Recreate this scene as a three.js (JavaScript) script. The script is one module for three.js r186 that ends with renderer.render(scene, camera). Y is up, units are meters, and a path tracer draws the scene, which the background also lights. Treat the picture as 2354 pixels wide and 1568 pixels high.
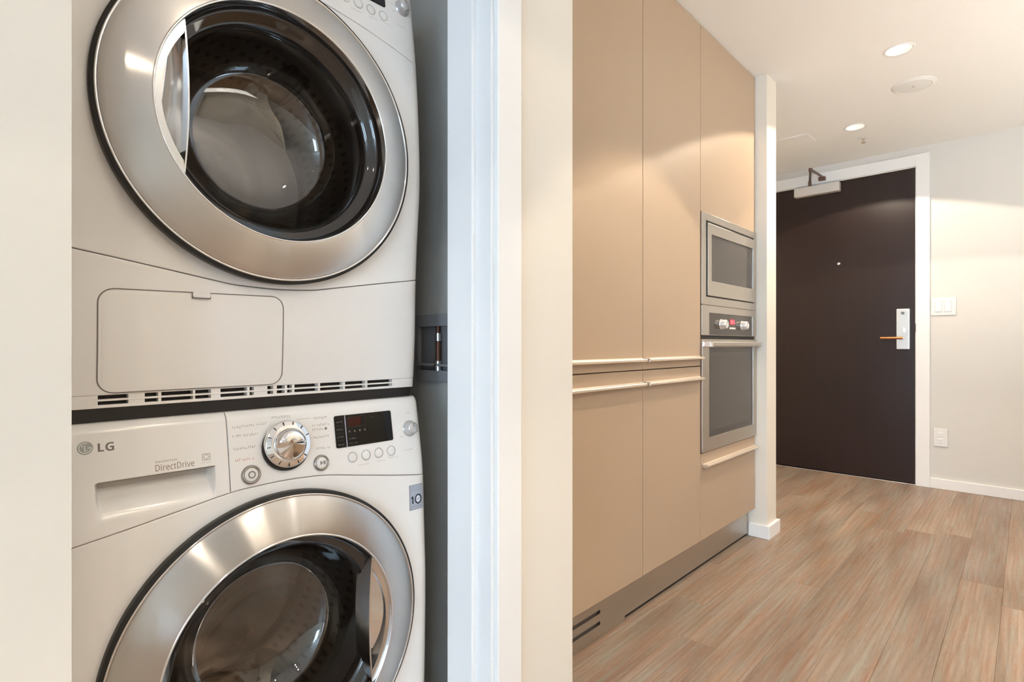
import * as THREE from 'three';
import { RoundedBoxGeometry } from 'three/addons/geometries/RoundedBoxGeometry.js';
import { mergeGeometries, mergeVertices, toCreasedNormals } from 'three/addons/utils/BufferGeometryUtils.js';
import { RectAreaLightUniformsLib } from 'three/addons/lights/RectAreaLightUniformsLib.js';

// ---------------------------------------------------------------- camera, sky, exposure
// axes: x runs along the wall of cabinets, y up, z = -n where n is the depth into that wall. The camera stands at x = 0, n = 0.
const scene = new THREE.Scene();
const EYE = 0.93, FOCAL = 1253.27, YAW = 0.7578;
const camera = new THREE.PerspectiveCamera(2 * Math.atan(784 / FOCAL) * 180 / Math.PI, 2354 / 1568, 0.05, 60);
camera.position.set(0, EYE, 0);
camera.lookAt(Math.cos(YAW), EYE, -Math.sin(YAW));
camera.setViewOffset(2354, 1568, 0, -6, 2354, 1568);
camera.updateProjectionMatrix();
scene.add(camera);
const renderer = new THREE.WebGLRenderer({ antialias: true });
renderer.toneMapping = THREE.LinearToneMapping;
renderer.toneMappingExposure = 1.20;
renderer.shadowMap.enabled = true;
RectAreaLightUniformsLib.init();
scene.background = new THREE.Color().setRGB(0.57, 0.78, 1.0);      // overcast daylight outside the window
scene.backgroundIntensity = 12.5;
const WARM = new THREE.Color().setRGB(1, 0.855, 0.665);
const NEUTRAL = new THREE.Color().setRGB(1, 0.95, 0.87);              // the whiter lamps over the kitchen island
const LAMP_WIDE = 2.3, LAMP_BEAM = 1.6, LAMP_ISLAND = 25, LAMP_GLOW = 5;             // candela of a downlight's spill and beam, glow of its lens

// ---------------------------------------------------------------- helpers
const V = (x, y, n) => new THREE.Vector3(x, y, -n);
let seed = 7;
const rnd = () => { seed = (seed + 0x6d2b79f5) | 0; let t = Math.imul(seed ^ (seed >>> 15), 1 | seed); t = (t + Math.imul(t ^ (t >>> 7), 61 | t)) ^ t; return ((t ^ (t >>> 14)) >>> 0) / 4294967296; };
const used = {};
const numbered = (name) => { const k = (used[name] = (used[name] ?? -1) + 1); return k ? name + '_' + String(k).padStart(3, '0') : name; };
const clean = (g) => { const o = g.index ? g.toNonIndexed() : g; for (const k of Object.keys(o.attributes)) if (!['position', 'normal', 'uv'].includes(k)) o.deleteAttribute(k); return o; };
const merge = (list) => (Array.isArray(list) ? (list.length > 1 ? mergeGeometries(list.map(clean)) : list[0]) : list);
function obj(name, geo, mat, parent = scene) {
  const m = new THREE.Mesh(merge(geo), mat);
  m.name = parent === scene ? numbered(name) : name;
  m.castShadow = m.receiveShadow = true;
  parent.add(m);
  return m;
}
function tag(o, label, category, group) { o.userData = { label, category, ...(group ? { group } : {}) }; return o; }
function thing(name, label, category, at = V(0, 0, 0), group) {
  const o = new THREE.Group(); o.name = numbered(name); o.position.copy(at); scene.add(o);
  return tag(o, label, category, group);
}
function struct(name, geo, mat) { const o = obj(name, geo, mat); o.userData = { kind: 'structure' }; return o; }
function structGroup(name) { const o = new THREE.Group(); o.name = name; o.userData = { kind: 'structure' }; scene.add(o); return o; }
// a box from x0..x1, y0..y1 and depth n0..n1; r rounds its edges
function bx(x0, x1, y0, y1, n0, n1, r = 0, ox = 0, oy = 0, on = 0) {
  const w = x1 - x0, h = y1 - y0, d = n1 - n0;
  const g = r ? new RoundedBoxGeometry(w, h, d, 2, Math.min(r, w / 2.01, h / 2.01, d / 2.01)) : new THREE.BoxGeometry(w, h, d);
  g.translate((x0 + x1) / 2 - ox, (y0 + y1) / 2 - oy, -(n0 + n1) / 2 + on);
  return g;
}
const lathe = (pts, seg = 96) => new THREE.LatheGeometry(pts.map(([r, y]) => new THREE.Vector2(r, y)), seg);
const faceOut = (g) => g.rotateX(Math.PI / 2);                       // a lathe's axis turned from +y to +z (towards the room)
function rod(a, b, r, seg = 12) { const d = b.clone().sub(a), g = new THREE.CylinderGeometry(r, r, d.length(), seg); g.applyQuaternion(new THREE.Quaternion().setFromUnitVectors(new THREE.Vector3(0, 1, 0), d.clone().normalize())); const c = a.clone().add(b).multiplyScalar(0.5); return g.translate(c.x, c.y, c.z); }
function roundRect(x0, y0, x1, y1, r) {
  const s = new THREE.Shape();
  s.moveTo(x0 + r, y0); s.lineTo(x1 - r, y0); s.absarc(x1 - r, y0 + r, r, -Math.PI / 2, 0); s.lineTo(x1, y1 - r); s.absarc(x1 - r, y1 - r, r, 0, Math.PI / 2);
  s.lineTo(x0 + r, y1); s.absarc(x0 + r, y1 - r, r, Math.PI / 2, Math.PI); s.lineTo(x0, y0 + r); s.absarc(x0 + r, y0 + r, r, Math.PI, 1.5 * Math.PI);
  return s;
}
const interp = (t, xs, ys) => { if (t <= xs[0]) return ys[0]; for (let i = 1; i < xs.length; i++) if (t <= xs[i]) { const k = (t - xs[i - 1]) / (xs[i] - xs[i - 1]); return ys[i - 1] + k * (ys[i] - ys[i - 1]); } return ys[ys.length - 1]; };
function spline(xs, ys) {                                            // smooth curve through a table
  const m = xs.map((_, i) => (i === 0 ? (ys[1] - ys[0]) / (xs[1] - xs[0]) : i === xs.length - 1 ? (ys[i] - ys[i - 1]) / (xs[i] - xs[i - 1]) : (ys[i + 1] - ys[i - 1]) / (xs[i + 1] - xs[i - 1])));
  return (t) => {
    if (t <= xs[0]) return ys[0] + m[0] * (t - xs[0]); const e = xs.length - 1; if (t >= xs[e]) return ys[e] + m[e] * (t - xs[e]);
    let i = 1; while (t > xs[i]) i++; const h = xs[i] - xs[i - 1], k = (t - xs[i - 1]) / h, k2 = k * k, k3 = k2 * k;
    return (2 * k3 - 3 * k2 + 1) * ys[i - 1] + (k3 - 2 * k2 + k) * h * m[i - 1] + (3 * k2 - 2 * k3) * ys[i] + (k3 - k2) * h * m[i];
  };
}
function canvasTex(w, h, draw) {
  const c = document.createElement('canvas'); c.width = w; c.height = h; draw(c.getContext('2d'), w, h);
  const t = new THREE.CanvasTexture(c); t.colorSpace = THREE.SRGBColorSpace; t.anisotropy = 8; return t;
}
// value noise that repeats every px x py cells
const lattice = Array.from({ length: 4096 }, () => rnd());
function vnoise(x, y, px, py, s = 0) {
  const xi = Math.floor(x), yi = Math.floor(y), fx = x - xi, fy = y - yi, ux = fx * fx * (3 - 2 * fx), uy = fy * fy * (3 - 2 * fy);
  const at = (a, b) => lattice[((((a % px) + px) % px) * 57 + (((b % py) + py) % py) * 131 + s * 977) & 4095];
  return (at(xi, yi) * (1 - ux) + at(xi + 1, yi) * ux) * (1 - uy) + (at(xi, yi + 1) * (1 - ux) + at(xi + 1, yi + 1) * ux) * uy;
}
function dataTex(w, h, f, srgb = true) {
  const d = new Uint8Array(w * h * 4);
  for (let j = 0; j < h; j++) for (let i = 0; i < w; i++) { const c = f(i / w, j / h), o = (j * w + i) * 4; d[o] = c[0]; d[o + 1] = c[1]; d[o + 2] = c[2]; d[o + 3] = 255; }
  const t = new THREE.DataTexture(d, w, h, THREE.RGBAFormat); t.wrapS = t.wrapT = THREE.RepeatWrapping; t.magFilter = THREE.LinearFilter; t.minFilter = THREE.LinearMipmapLinearFilter; t.generateMipmaps = true;
  if (srgb) t.colorSpace = THREE.SRGBColorSpace; t.needsUpdate = true; return t;
}

// ---------------------------------------------------------------- materials
const std = (c, roughness = 0.5, more = {}) => { const m = new THREE.MeshPhysicalMaterial({ roughness, ...more }); if (typeof c === 'string') m.color.set(c); else m.color.setRGB(...c); return m; };
// oak boards: plain-sawn grain along u (2 m), across v (0.5 m)
const clamp8 = (v) => Math.max(0, Math.min(255, v));
const woodTex = dataTex(2048, 512, (u, v) => {
  const warp = vnoise(u * 3, v * 5, 3, 5, 1) * 1.7 + vnoise(u * 9, v * 12, 9, 12, 2) * 0.35;
  const rings = Math.pow(Math.abs(Math.sin(Math.PI * (v * 24 + warp * 1.9))), 0.65);
  const pores = vnoise(u * 90, v * 420, 90, 420, 3), blotch = vnoise(u * 5, v * 6, 5, 6, 4), lime = vnoise(u * 26, v * 60, 26, 60, 5);
  const streak = vnoise(u * 12, v * 110, 12, 110, 6), red = vnoise(u * 7, v * 36, 7, 36, 7);
  const d = (rings - 0.6) * 10 + (pores - 0.5) * 16 + (blotch - 0.5) * 30 + (streak - 0.5) * 22, e = (red - 0.5) * 16;
  const g = (lime - 0.5) * 16;
  return [clamp8(160 + d * 0.85 - g * 0.2 + e * 0.4), clamp8(134 + d + g * 0.6 - e * 0.4), clamp8(116 + d * 1.05 + g - e * 0.6)];
});
const plankTones = [[1, 1, 1], [0.93, 0.92, 0.91], [1.07, 1.05, 1.02], [0.98, 0.99, 1.02], [1.04, 1.0, 0.95], [0.9, 0.91, 0.92]];
const plankMats = plankTones.map((t) => { const m = std([t[0] * 0.80, t[1] * 0.86, t[2] * 0.88], 0.42, { map: woodTex, bumpMap: woodTex, bumpScale: 0.0006 }); return m; });
const fine = dataTex(256, 256, (u, v) => { const k = 120 + 30 * vnoise(u * 64, v * 64, 64, 64, 1) + 18 * vnoise(u * 16, v * 16, 16, 16, 2); return [k, k, k]; }, false);
fine.repeat.set(3, 3);
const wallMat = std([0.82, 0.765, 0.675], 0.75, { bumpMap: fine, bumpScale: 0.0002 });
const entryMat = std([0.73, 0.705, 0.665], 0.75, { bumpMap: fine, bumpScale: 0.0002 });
const ceilMat = std([0.93, 0.92, 0.905], 0.85, { bumpMap: fine, bumpScale: 0.0002 });
const trimMat = std([0.92, 0.915, 0.905], 0.35);
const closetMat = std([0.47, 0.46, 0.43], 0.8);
const lacquer = std([0.49, 0.365, 0.255], 0.45);
const carcassMat = std([0.36, 0.29, 0.235], 0.6);
const handleMat = std([0.80, 0.70, 0.58], 0.32, { metalness: 0.55 });
const chrome = std([0.86, 0.86, 0.87], 0.06, { metalness: 1 });
const satin = std([0.72, 0.71, 0.70], 0.28, { metalness: 1 });
const brushed = std([0.62, 0.605, 0.59], 0.25, { metalness: 1, anisotropy: 1, anisotropyRotation: Math.PI / 2 });
const ovenSteel = std([0.56, 0.51, 0.45], 0.34, { metalness: 1, anisotropy: 0.5 });
const plinthSteel = std([0.52, 0.48, 0.42], 0.36, { metalness: 0.9 });
const enamel = std([0.90, 0.885, 0.865], 0.22, { clearcoat: 0.4, clearcoatRoughness: 0.12 });
const plasticWhite = std([0.84, 0.835, 0.82], 0.35);
const black = std([0.010, 0.009, 0.009], 0.5);
const blackGloss = std([0.010, 0.009, 0.009], 0.06, { clearcoat: 1, clearcoatRoughness: 0.04 });
const blackGap = std([0.02, 0.018, 0.017], 0.8);
const paleSeam = std([0.62, 0.60, 0.57], 0.6);
const greySeam = std([0.22, 0.20, 0.19], 0.6);
const ovenGlass = std([0.06, 0.048, 0.040], 0.10);
const panelGlass = std([0.05, 0.04, 0.034], 0.14);
const bowlGlass = std([0.55, 0.50, 0.46], 0.02, { transmission: 1, thickness: 0, ior: 2.1 });
const drumTex = dataTex(512, 256, (u, v) => { const row = Math.floor(v * 20), b = (v * 20) % 1 - 0.5, s = ((u * 80 + (row % 2) * 0.5) % 1) - 0.5; const hole = s * s + b * b < 0.045; return hole ? [150, 147, 144] : [205, 203, 200]; });
const drumSteel = std([0.45, 0.43, 0.41], 0.3, { metalness: 0.9, map: drumTex });
const drumPlain = std([0.45, 0.43, 0.41], 0.25, { metalness: 0.95 });
const gasketGrey = std([0.11, 0.11, 0.12], 0.45);
const espresso = std([1, 1, 1], 0.30, { map: dataTex(512, 512, (u, v) => { const k = vnoise(u * 90, v * 5, 90, 5, 1) * 0.6 + vnoise(u * 22, v * 3, 22, 3, 2) * 0.4; return [36 + 6 * k, 23 + 4 * k, 22 + 4 * k]; }) });
const brass = std([0.45, 0.20, 0.07], 0.35, { metalness: 0.7 });

// ---------------------------------------------------------------- the room shell
const H = 2.218, X_DOOR = 4.424, X_WIN = -5.6, N_BACK = 1.62, N_FAR = -3.4, N_CORR = -2.3, WALL_N = 0.737;
{
  // floor: oak boards on a subfloor
  const floor = structGroup('floor');
  obj('subfloor', bx(X_WIN, X_DOOR + 0.2, -0.08, -0.0125, N_FAR, N_BACK), std([0.16, 0.12, 0.09], 0.8), floor);
  const W = 0.1255, n00 = 0.0675;
  for (let k = -9; k < 13; k++) {
    const a = n00 + k * W, b = a + W;
    let x = -1.2 - rnd() * 1.2; const hi = X_DOOR - 0.004;
    while (x < hi - 0.02) {
      const len = 1.15 + rnd() * 0.95; let e = Math.min(hi, x + len); if (hi - e < 0.25) e = hi;
      const lo = Math.max(x, -1.2);
      if (e > lo + 0.05) {
        const g = bx(lo + 0.0002, e - 0.0002, -0.012, 0, a + 0.0002, b - 0.0002, 0.0007);
        const p = g.attributes.position, uv = g.attributes.uv, ou = rnd(), ov = rnd();
        for (let i = 0; i < p.count; i++) uv.setXY(i, p.getX(i) / 2 + ou, -p.getZ(i) / 0.5 + ov);
        const m = obj('plank', g, plankMats[Math.floor(rnd() * plankMats.length)], floor);
      }
      x = e;
    }
  }
  const g = bx(X_WIN, X_DOOR, -0.012, -0.0005, N_FAR, n00 - 9 * W - 0.001);       // the living room beyond the boards laid one by one
  { const p = g.attributes.position, uv = g.attributes.uv; for (let i = 0; i < p.count; i++) uv.setXY(i, p.getX(i) / 2, -p.getZ(i) / 0.5); }
  obj('floorboards', g, plankMats[0], floor);
  const g2 = bx(X_WIN, -1.2005, -0.012, -0.0005, n00 - 9 * W, N_BACK);
  { const p = g2.attributes.position, uv = g2.attributes.uv; for (let i = 0; i < p.count; i++) uv.setXY(i, p.getX(i) / 2, -p.getZ(i) / 0.5); }
  obj('floorboards', g2, plankMats[0], floor);
}
// downlights: [x, n, beam?]; the ceiling has a round hole for each
const LAMPS = [
  [2.900, 0.410, 'recessed downlight glowing white in the ceiling, larger and nearer of the two lit ones', 1],
  [3.757, 0.746, 'recessed downlight glowing white in the ceiling, the small far one before the dark entry door', 0.45],
  [1.648, 0.364, 'recessed ceiling downlight over the row of tall beige kitchen cabinets', 1.001],
  [0.700, -0.62, 'recessed ceiling downlight in front of the laundry closet opening', 0.6],
  [0.700, -1.35, 'recessed ceiling downlight second in the row behind the laundry closet opening', 0.6],
  [0.700, -2.08, 'recessed ceiling downlight third in the row behind the laundry closet opening', 0.6],
  [-0.600, -0.62, 'recessed ceiling downlight further along the laundry wall towards the window', 0.6],
  [-0.600, -1.35, 'recessed ceiling downlight in the middle of the row nearer the window', 0.6],
  [-0.600, -2.08, 'recessed ceiling downlight last of the row nearer the window', 0.6],
  [1.55, -1.02, 'recessed ceiling downlight over the near end of the white kitchen island', 2],
  [2.40, -1.02, 'recessed ceiling downlight over the middle of the white kitchen island', 2],
  [3.30, -1.02, 'recessed ceiling downlight over the far end of the white kitchen island', 2],
];
const HOLE = 0.048;
{
  const s = new THREE.Shape([[X_WIN, N_FAR], [X_DOOR + 0.2, N_FAR], [X_DOOR + 0.2, N_BACK + 0.1], [X_WIN, N_BACK + 0.1]].map((p) => new THREE.Vector2(...p)));
  for (const [x, n] of LAMPS) { const h = new THREE.Path(); h.absarc(x, n, HOLE, 0, 2 * Math.PI, true); s.holes.push(h); }
  const g = new THREE.ExtrudeGeometry(s, { depth: 0.12, bevelEnabled: false, curveSegments: 24 });
  g.rotateX(-Math.PI / 2); g.translate(0, H, 0);
  struct('ceiling', g, ceilMat);
  struct('ceiling_top', bx(X_WIN, X_DOOR + 0.2, H + 0.121, H + 0.16, N_FAR, N_BACK + 0.1), ceilMat);
}
// the laundry closet wall: to the left of the opening, over it is the ceiling, to the right a stub that ends at the cabinets
struct('wall_left', [bx(X_WIN, 0.099, 0, H, WALL_N, 0.86), bx(0.02, 0.075, 0, H, 0.86, N_BACK)], wallMat);
struct('wall_stub', bx(0.737, 0.976, 0, H, WALL_N, 0.855, 0.002), wallMat);
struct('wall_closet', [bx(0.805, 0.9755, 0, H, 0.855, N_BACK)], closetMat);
struct('wall_back', bx(0.02, X_DOOR + 0.2, 0, H, N_BACK, N_BACK + 0.1), wallMat);
struct('wall_pier', bx(2.722, 2.852, 0, H, 0.903, N_BACK, 0.002), wallMat);
{ // entry wall around the door opening
  const d0 = 0.533, d1 = 1.443;
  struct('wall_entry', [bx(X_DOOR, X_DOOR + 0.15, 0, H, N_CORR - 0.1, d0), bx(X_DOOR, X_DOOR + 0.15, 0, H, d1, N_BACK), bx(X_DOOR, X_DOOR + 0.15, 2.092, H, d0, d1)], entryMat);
  struct('wall_outside', bx(X_DOOR + 0.15, X_DOOR + 0.2, 0, H, N_CORR - 0.1, N_BACK), wallMat);
}
struct('wall_right', bx(1.0, X_DOOR, 0, H, N_CORR - 0.1, N_CORR), wallMat);          // the side of the passage behind the camera's right shoulder
{ // far wall of the living room, with a second window
  const a = -4.6, b = -3.3, y0 = 0.75, y1 = 2.10, n1 = N_FAR, n0 = N_FAR - 0.15;
  struct('wall_far', [bx(X_WIN, a, 0, H, n0, n1), bx(b, X_DOOR, 0, H, n0, n1), bx(a, b, 0, y0, n0, n1), bx(a, b, y1, H, n0, n1)], wallMat);
  const w = structGroup('window_2'), f = 0.05, m = (a + b) / 2, p0 = N_FAR - 0.11, p1 = N_FAR - 0.05;
  obj('window_frame', [bx(a, b, y0, y0 + f, p0, p1), bx(a, b, y1 - f, y1, p0, p1), bx(a, a + f, y0, y1, p0, p1), bx(b - f, b, y0, y1, p0, p1), bx(m - f / 2, m + f / 2, y0, y1, p0, p1)], trimMat, w);
  const pane = std([1, 1, 1], 0, { transmission: 1, thickness: 0, ior: 1.45 });
  for (const [x0, x1] of [[a + f, m - f / 2], [m + f / 2, b - f]]) obj('pane', bx(x0, x1, y0 + f, y1 - f, N_FAR - 0.083, N_FAR - 0.077), pane, w);
}
struct('wall_end', bx(X_DOOR, X_DOOR + 0.1, 0, H, N_FAR, N_CORR - 0.1), wallMat);
{ // window wall
  const a = -2.9, b = -0.15, y0 = 0.12, y1 = 2.14;
  struct('wall_window', [bx(X_WIN - 0.15, X_WIN, 0, y0, N_FAR, 0.86), bx(X_WIN - 0.15, X_WIN, y1, H, N_FAR, 0.86), bx(X_WIN - 0.15, X_WIN, y0, y1, N_FAR, a), bx(X_WIN - 0.15, X_WIN, y0, y1, b, 0.86)], wallMat);
  const w = structGroup('window_1'), f = 0.05, mid = [a, a + (b - a) / 3, a + 2 * (b - a) / 3, b];
  const bars = [bx(X_WIN - 0.11, X_WIN - 0.05, y0, y0 + f, a, b), bx(X_WIN - 0.11, X_WIN - 0.05, y1 - f, y1, a, b)];
  for (let i = 0; i < 4; i++) bars.push(bx(X_WIN - 0.11, X_WIN - 0.05, y0, y1, Math.max(a, mid[i] - f / 2), Math.min(b, mid[i] + f / 2)));
  obj('window_frame', bars, trimMat, w);
  const pane = std([1, 1, 1], 0, { transmission: 1, thickness: 0, ior: 1.45 });
  for (let i = 0; i < 3; i++) obj('pane', bx(X_WIN - 0.083, X_WIN - 0.077, y0 + f, y1 - f, mid[i] + f / 2, mid[i + 1] - f / 2), pane, w);
}
// closet door lining: jamb with a stop, and a flat casing set back from its edge
{
  const t = structGroup('trim_1');
  obj('door_stop', bx(0.712, 0.7225, 0, H, 0.780, 0.855, 0.0025), trimMat, t);
  obj('jamb', bx(0.722, 0.737, 0, H, 0.7372, 0.8555, 0.0015), trimMat, t);
  obj('casing', bx(0.7285, 0.795, 0, H, 0.725, 0.7372, 0.003), trimMat, t);
}
// baseboards
const BB = 0.064;
{
  const pr = (x0, x1, n0, n1) => bx(x0, x1, 0, BB, n0, n1, 0.003);
  struct('baseboard_pier', [pr(2.707, 2.7222, 0.8885, 0.985), pr(2.7072, 2.867, 0.888, 0.9032), pr(2.852, 2.867, 0.903, N_BACK)], trimMat);
  struct('baseboard_right', pr(X_DOOR - 0.014, X_DOOR, N_CORR, 0.46), trimMat);
  struct('baseboard_corridor', pr(1.0, X_DOOR, N_CORR, N_CORR + 0.014), trimMat);
  struct('baseboard_back', pr(2.867, X_DOOR, N_BACK - 0.014, N_BACK), trimMat);
}
// entry door and its frame
{
  const d0 = 0.533, d1 = 1.443, yt = 2.092;
  const t = structGroup('trim_2');
  obj('casing', [bx(X_DOOR - 0.016, X_DOOR + 0.001, 0, yt + 0.0765, 0.460, d0, 0.003), bx(X_DOOR - 0.016, X_DOOR + 0.001, 0, yt + 0.0765, d1, d1 + 0.073, 0.003), bx(X_DOOR - 0.016, X_DOOR + 0.001, yt, yt + 0.0765, d0 - 0.003, d1 + 0.003, 0.003)], trimMat, t);
  obj('jamb', [bx(X_DOOR - 0.004, X_DOOR + 0.15, 0, yt, d0 - 0.002, d0 + 0.004), bx(X_DOOR - 0.004, X_DOOR + 0.15, 0, yt, d1 - 0.004, d1 + 0.002), bx(X_DOOR - 0.004, X_DOOR + 0.15, yt - 0.004, yt + 0.002, d0, d1)], trimMat, t);
  obj('threshold', bx(X_DOOR - 0.012, X_DOOR + 0.10, 0, 0.006, d0 + 0.004, d1 - 0.004, 0.002), satin, t);
  const door = structGroup('door_1'), xf = X_DOOR + 0.004;
  obj('door_leaf', bx(xf, xf + 0.044, 0.010, yt - 0.006, d0 + 0.006, d1 - 0.006, 0.0015), espresso, door);
  { // peephole
    const g = lathe([[0.0001, 0.006], [0.0035, 0.006], [0.0045, 0.004], [0.009, 0.004], [0.010, 0.002], [0.010, 0]], 24).rotateZ(Math.PI / 2); g.translate(xf, 1.500, -0.980);
    obj('peephole', g, chrome, door);
  }
  const plate = obj('lock_plate', bx(xf - 0.016, xf, 0.892, 1.161, 0.566, 0.639, 0.004), std([0.80, 0.82, 0.82], 0.22, { metalness: 0.75 }), door);
  obj('latch_strike', bx(X_DOOR - 0.008, X_DOOR + 0.003, 1.005, 1.062, 0.528, 0.5395), std([0.10, 0.09, 0.08], 0.4, { metalness: 0.6 }), door);
  obj('lever', [rod(V(xf - 0.016, 0.967, 0.607), V(xf - 0.058, 0.967, 0.607), 0.010), rod(V(xf - 0.055, 0.967, 0.600), V(xf - 0.055, 0.967, 0.722), 0.0085)], brass, plate);
  obj('thumb_turn', [rod(V(xf - 0.016, 1.020, 0.600), V(xf - 0.028, 1.020, 0.600), 0.011), bx(xf - 0.042, xf - 0.027, 1.006, 1.034, 0.5965, 0.6035, 0.002)], chrome, plate);
  obj('key_cylinder', rod(V(xf - 0.016, 1.132, 0.603), V(xf - 0.022, 1.132, 0.603), 0.010), std([0.25, 0.25, 0.25], 0.3, { metalness: 0.8 }), plate);
  obj('lock_screw', rod(V(xf - 0.016, 0.905, 0.603), V(xf - 0.019, 0.905, 0.603), 0.005), satin, plate);
  const closer = obj('door_closer', bx(xf - 0.052, xf, 2.012, 2.078, 0.966, 1.262, 0.006), std([0.74, 0.70, 0.66], 0.35, { metalness: 0.25 }), door);
  const arm = std([0.20, 0.13, 0.10], 0.35, { metalness: 0.8 });
  obj('closer_arm', [rod(V(xf - 0.030, 2.076, 1.160), V(xf - 0.030, 2.118, 1.160), 0.011), rod(V(xf - 0.030, 2.115, 1.160), V(4.13, 2.122, 1.085), 0.0085), rod(V(4.13, 2.112, 1.085), V(4.13, 2.134, 1.085), 0.012), rod(V(4.13, 2.128, 1.085), V(X_DOOR - 0.03, 2.126, 1.068), 0.008)], arm, closer);
  obj('closer_bracket', bx(X_DOOR - 0.050, X_DOOR - 0.015, 2.106, 2.132, 1.056, 1.100, 0.004), arm, closer);
}

// ---------------------------------------------------------------- downlights
for (const [x, n, label, beam] of LAMPS) {
  const t = thing('downlight', label, 'downlight', V(x, H, n), 'recessed ceiling downlights');
  obj('trim_ring', lathe([[HOLE - 0.001, 0.006], [HOLE - 0.001, -0.001], [HOLE + 0.003, -0.003], [HOLE + 0.010, -0.0025], [HOLE + 0.012, 0.0005]], 48), trimMat, t);
  obj('reflector', lathe([[HOLE - 0.001, 0.002], [0.041, 0.020], [0.031, 0.046], [0.029, 0.060]], 48), std([0.88, 0.87, 0.85], 0.3, { metalness: 0.3 }), t);
  obj('lens', lathe([[0.0001, 0.044], [0.015, 0.043], [0.027, 0.047], [0.030, 0.052], [0.0001, 0.054]], 40), std([1, 1, 1], 0.4, { emissive: WARM.clone().lerp(new THREE.Color(1, 1, 1), 0.6), emissiveIntensity: LAMP_GLOW }), t);
  for (const [ang, cd, pen, size] of beam === 2 ? [[28, LAMP_ISLAND, 0.3, 2], [64.4, 0.5, 0.3, 1]] : beam === 1.001 ? [[43, LAMP_BEAM * 1.35, 0.06, 1.5]] : [[64.4, LAMP_WIDE * (beam === 0.6 ? 0.32 : 1), 0.02, 1.0], [45, LAMP_BEAM * (beam === 0.6 ? 0.95 : beam), 0.10, 1.8], ...(beam === 0.45 ? [[24, 3.6, 1, 2.2]] : [])]) {
    const s = new THREE.SpotLight(beam === 2 ? NEUTRAL : WARM, cd, 0, ang * Math.PI / 180, pen, 2);
    s.position.set(0, -0.002, 0); s.target.position.set(0, -2, 0); s.castShadow = true; s.shadow.radius = size; s.shadow.mapSize.set(1024, 1024); s.shadow.bias = -0.0005;
    t.add(s); t.add(s.target);
  }
}
// ---------------------------------------------------------------- other fittings of the ceiling
{
  const t = thing('ceiling_speaker', 'round white flush ceiling cover with a small centre dot, beside the larger downlight', 'ceiling cover', V(3.344, H, 0.4135));
  obj('cover', lathe([[0.0001, -0.009], [0.060, -0.009], [0.083, -0.0065], [0.092, -0.0025], [0.0925, 0]], 64), plasticWhite, t);
  obj('rim', lathe([[0.074, -0.0078], [0.0755, -0.0095], [0.077, -0.0098], [0.0785, -0.009], [0.080, -0.0066]], 64), plasticWhite, t);
  obj('centre_dot', lathe([[0.0001, -0.0125], [0.004, -0.012], [0.006, -0.009], [0.006, -0.008]], 20), std([0.45, 0.42, 0.38], 0.5), t);
  const s = thing('sprinkler_head', 'tiny sprinkler head on a round plate behind the small far downlight', 'sprinkler', V(3.985, H, 0.746));
  obj('escutcheon', lathe([[0.0001, -0.006], [0.022, -0.006], [0.034, -0.003], [0.036, 0]], 32), plasticWhite, s);
  obj('nozzle', [lathe([[0.0001, -0.034], [0.013, -0.033], [0.013, -0.031], [0.004, -0.029], [0.004, -0.018], [0.007, -0.016], [0.007, -0.006]], 20), rod(V(0.008, -0.030, 0), V(0.006, -0.010, 0), 0.0016), rod(V(-0.008, -0.030, 0), V(-0.006, -0.010, 0), 0.0016)], std([0.62, 0.52, 0.42], 0.35, { metalness: 0.6 }), s);
  const v = thing('air_vent', 'flat cream rectangular vent grille set in the entry ceiling by the wall pier', 'vent', V(3.747, H, 1.175));
  const F = (a, b, c, d) => bx(a, b, -0.006, 0, c, d, 0.002);
  obj('frame', [F(-0.085, -0.068, -0.2, 0.2), F(0.068, 0.085, -0.2, 0.2), F(-0.070, 0.070, -0.2, -0.183), F(-0.070, 0.070, 0.183, 0.2)], ceilMat, v);
  obj('backing', bx(-0.070, 0.070, -0.0015, 0, -0.185, 0.185), ceilMat, v);
  for (let i = 0; i < 5; i++) { const x = -0.056 + i * 0.028; obj('slat', bx(x - 0.0132, x + 0.0132, -0.0045, -0.0015, -0.1825, 0.1825, 0.001), ceilMat, v); }
}
// ---------------------------------------------------------------- plates on the entry wall
{
  const sw = thing('light_switch', 'wide white two-rocker light switch plate beside the entry door frame', 'light switch', V(X_DOOR, 1.167, 0.392));
  obj('plate', bx(-0.0065, 0, -0.0565, 0.0565, -0.064, 0.064, 0.003), plasticWhite, sw);
  for (const k of [-1, 1]) { obj('bezel', bx(-0.0072, -0.004, -0.036, 0.036, k * 0.024 - 0.0185, k * 0.024 + 0.0185, 0.0005), std([0.62, 0.61, 0.6], 0.5), sw); obj('rocker', bx(-0.0115, -0.006, -0.0335, 0.0335, k * 0.024 - 0.0165, k * 0.024 + 0.0165, 0.002).rotateZ(0.03), trimMat, sw); }
  const o = thing('wall_outlet', 'white duplex wall outlet low on the entry wall above the baseboard', 'outlet', V(X_DOOR, 0.328, 0.406));
  obj('plate', bx(-0.0065, 0, -0.0575, 0.0575, -0.036, 0.036, 0.003), plasticWhite, o);
  for (const k of [-1, 1]) {
    const soc = obj('socket', bx(-0.0095, -0.005, k * 0.0195 - 0.0145, k * 0.0195 + 0.0145, -0.0165, 0.0165, 0.004), trimMat, o);
    obj('slot', [bx(-0.0101, -0.008, k * 0.0195 - 0.002, k * 0.0195 + 0.006, -0.0075, -0.0055), bx(-0.0101, -0.008, k * 0.0195 - 0.002, k * 0.0195 + 0.005, 0.0055, 0.0075), bx(-0.0101, -0.008, k * 0.0195 - 0.010, k * 0.0195 - 0.006, -0.002, 0.002)], greySeam, soc);
  }
}

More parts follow.
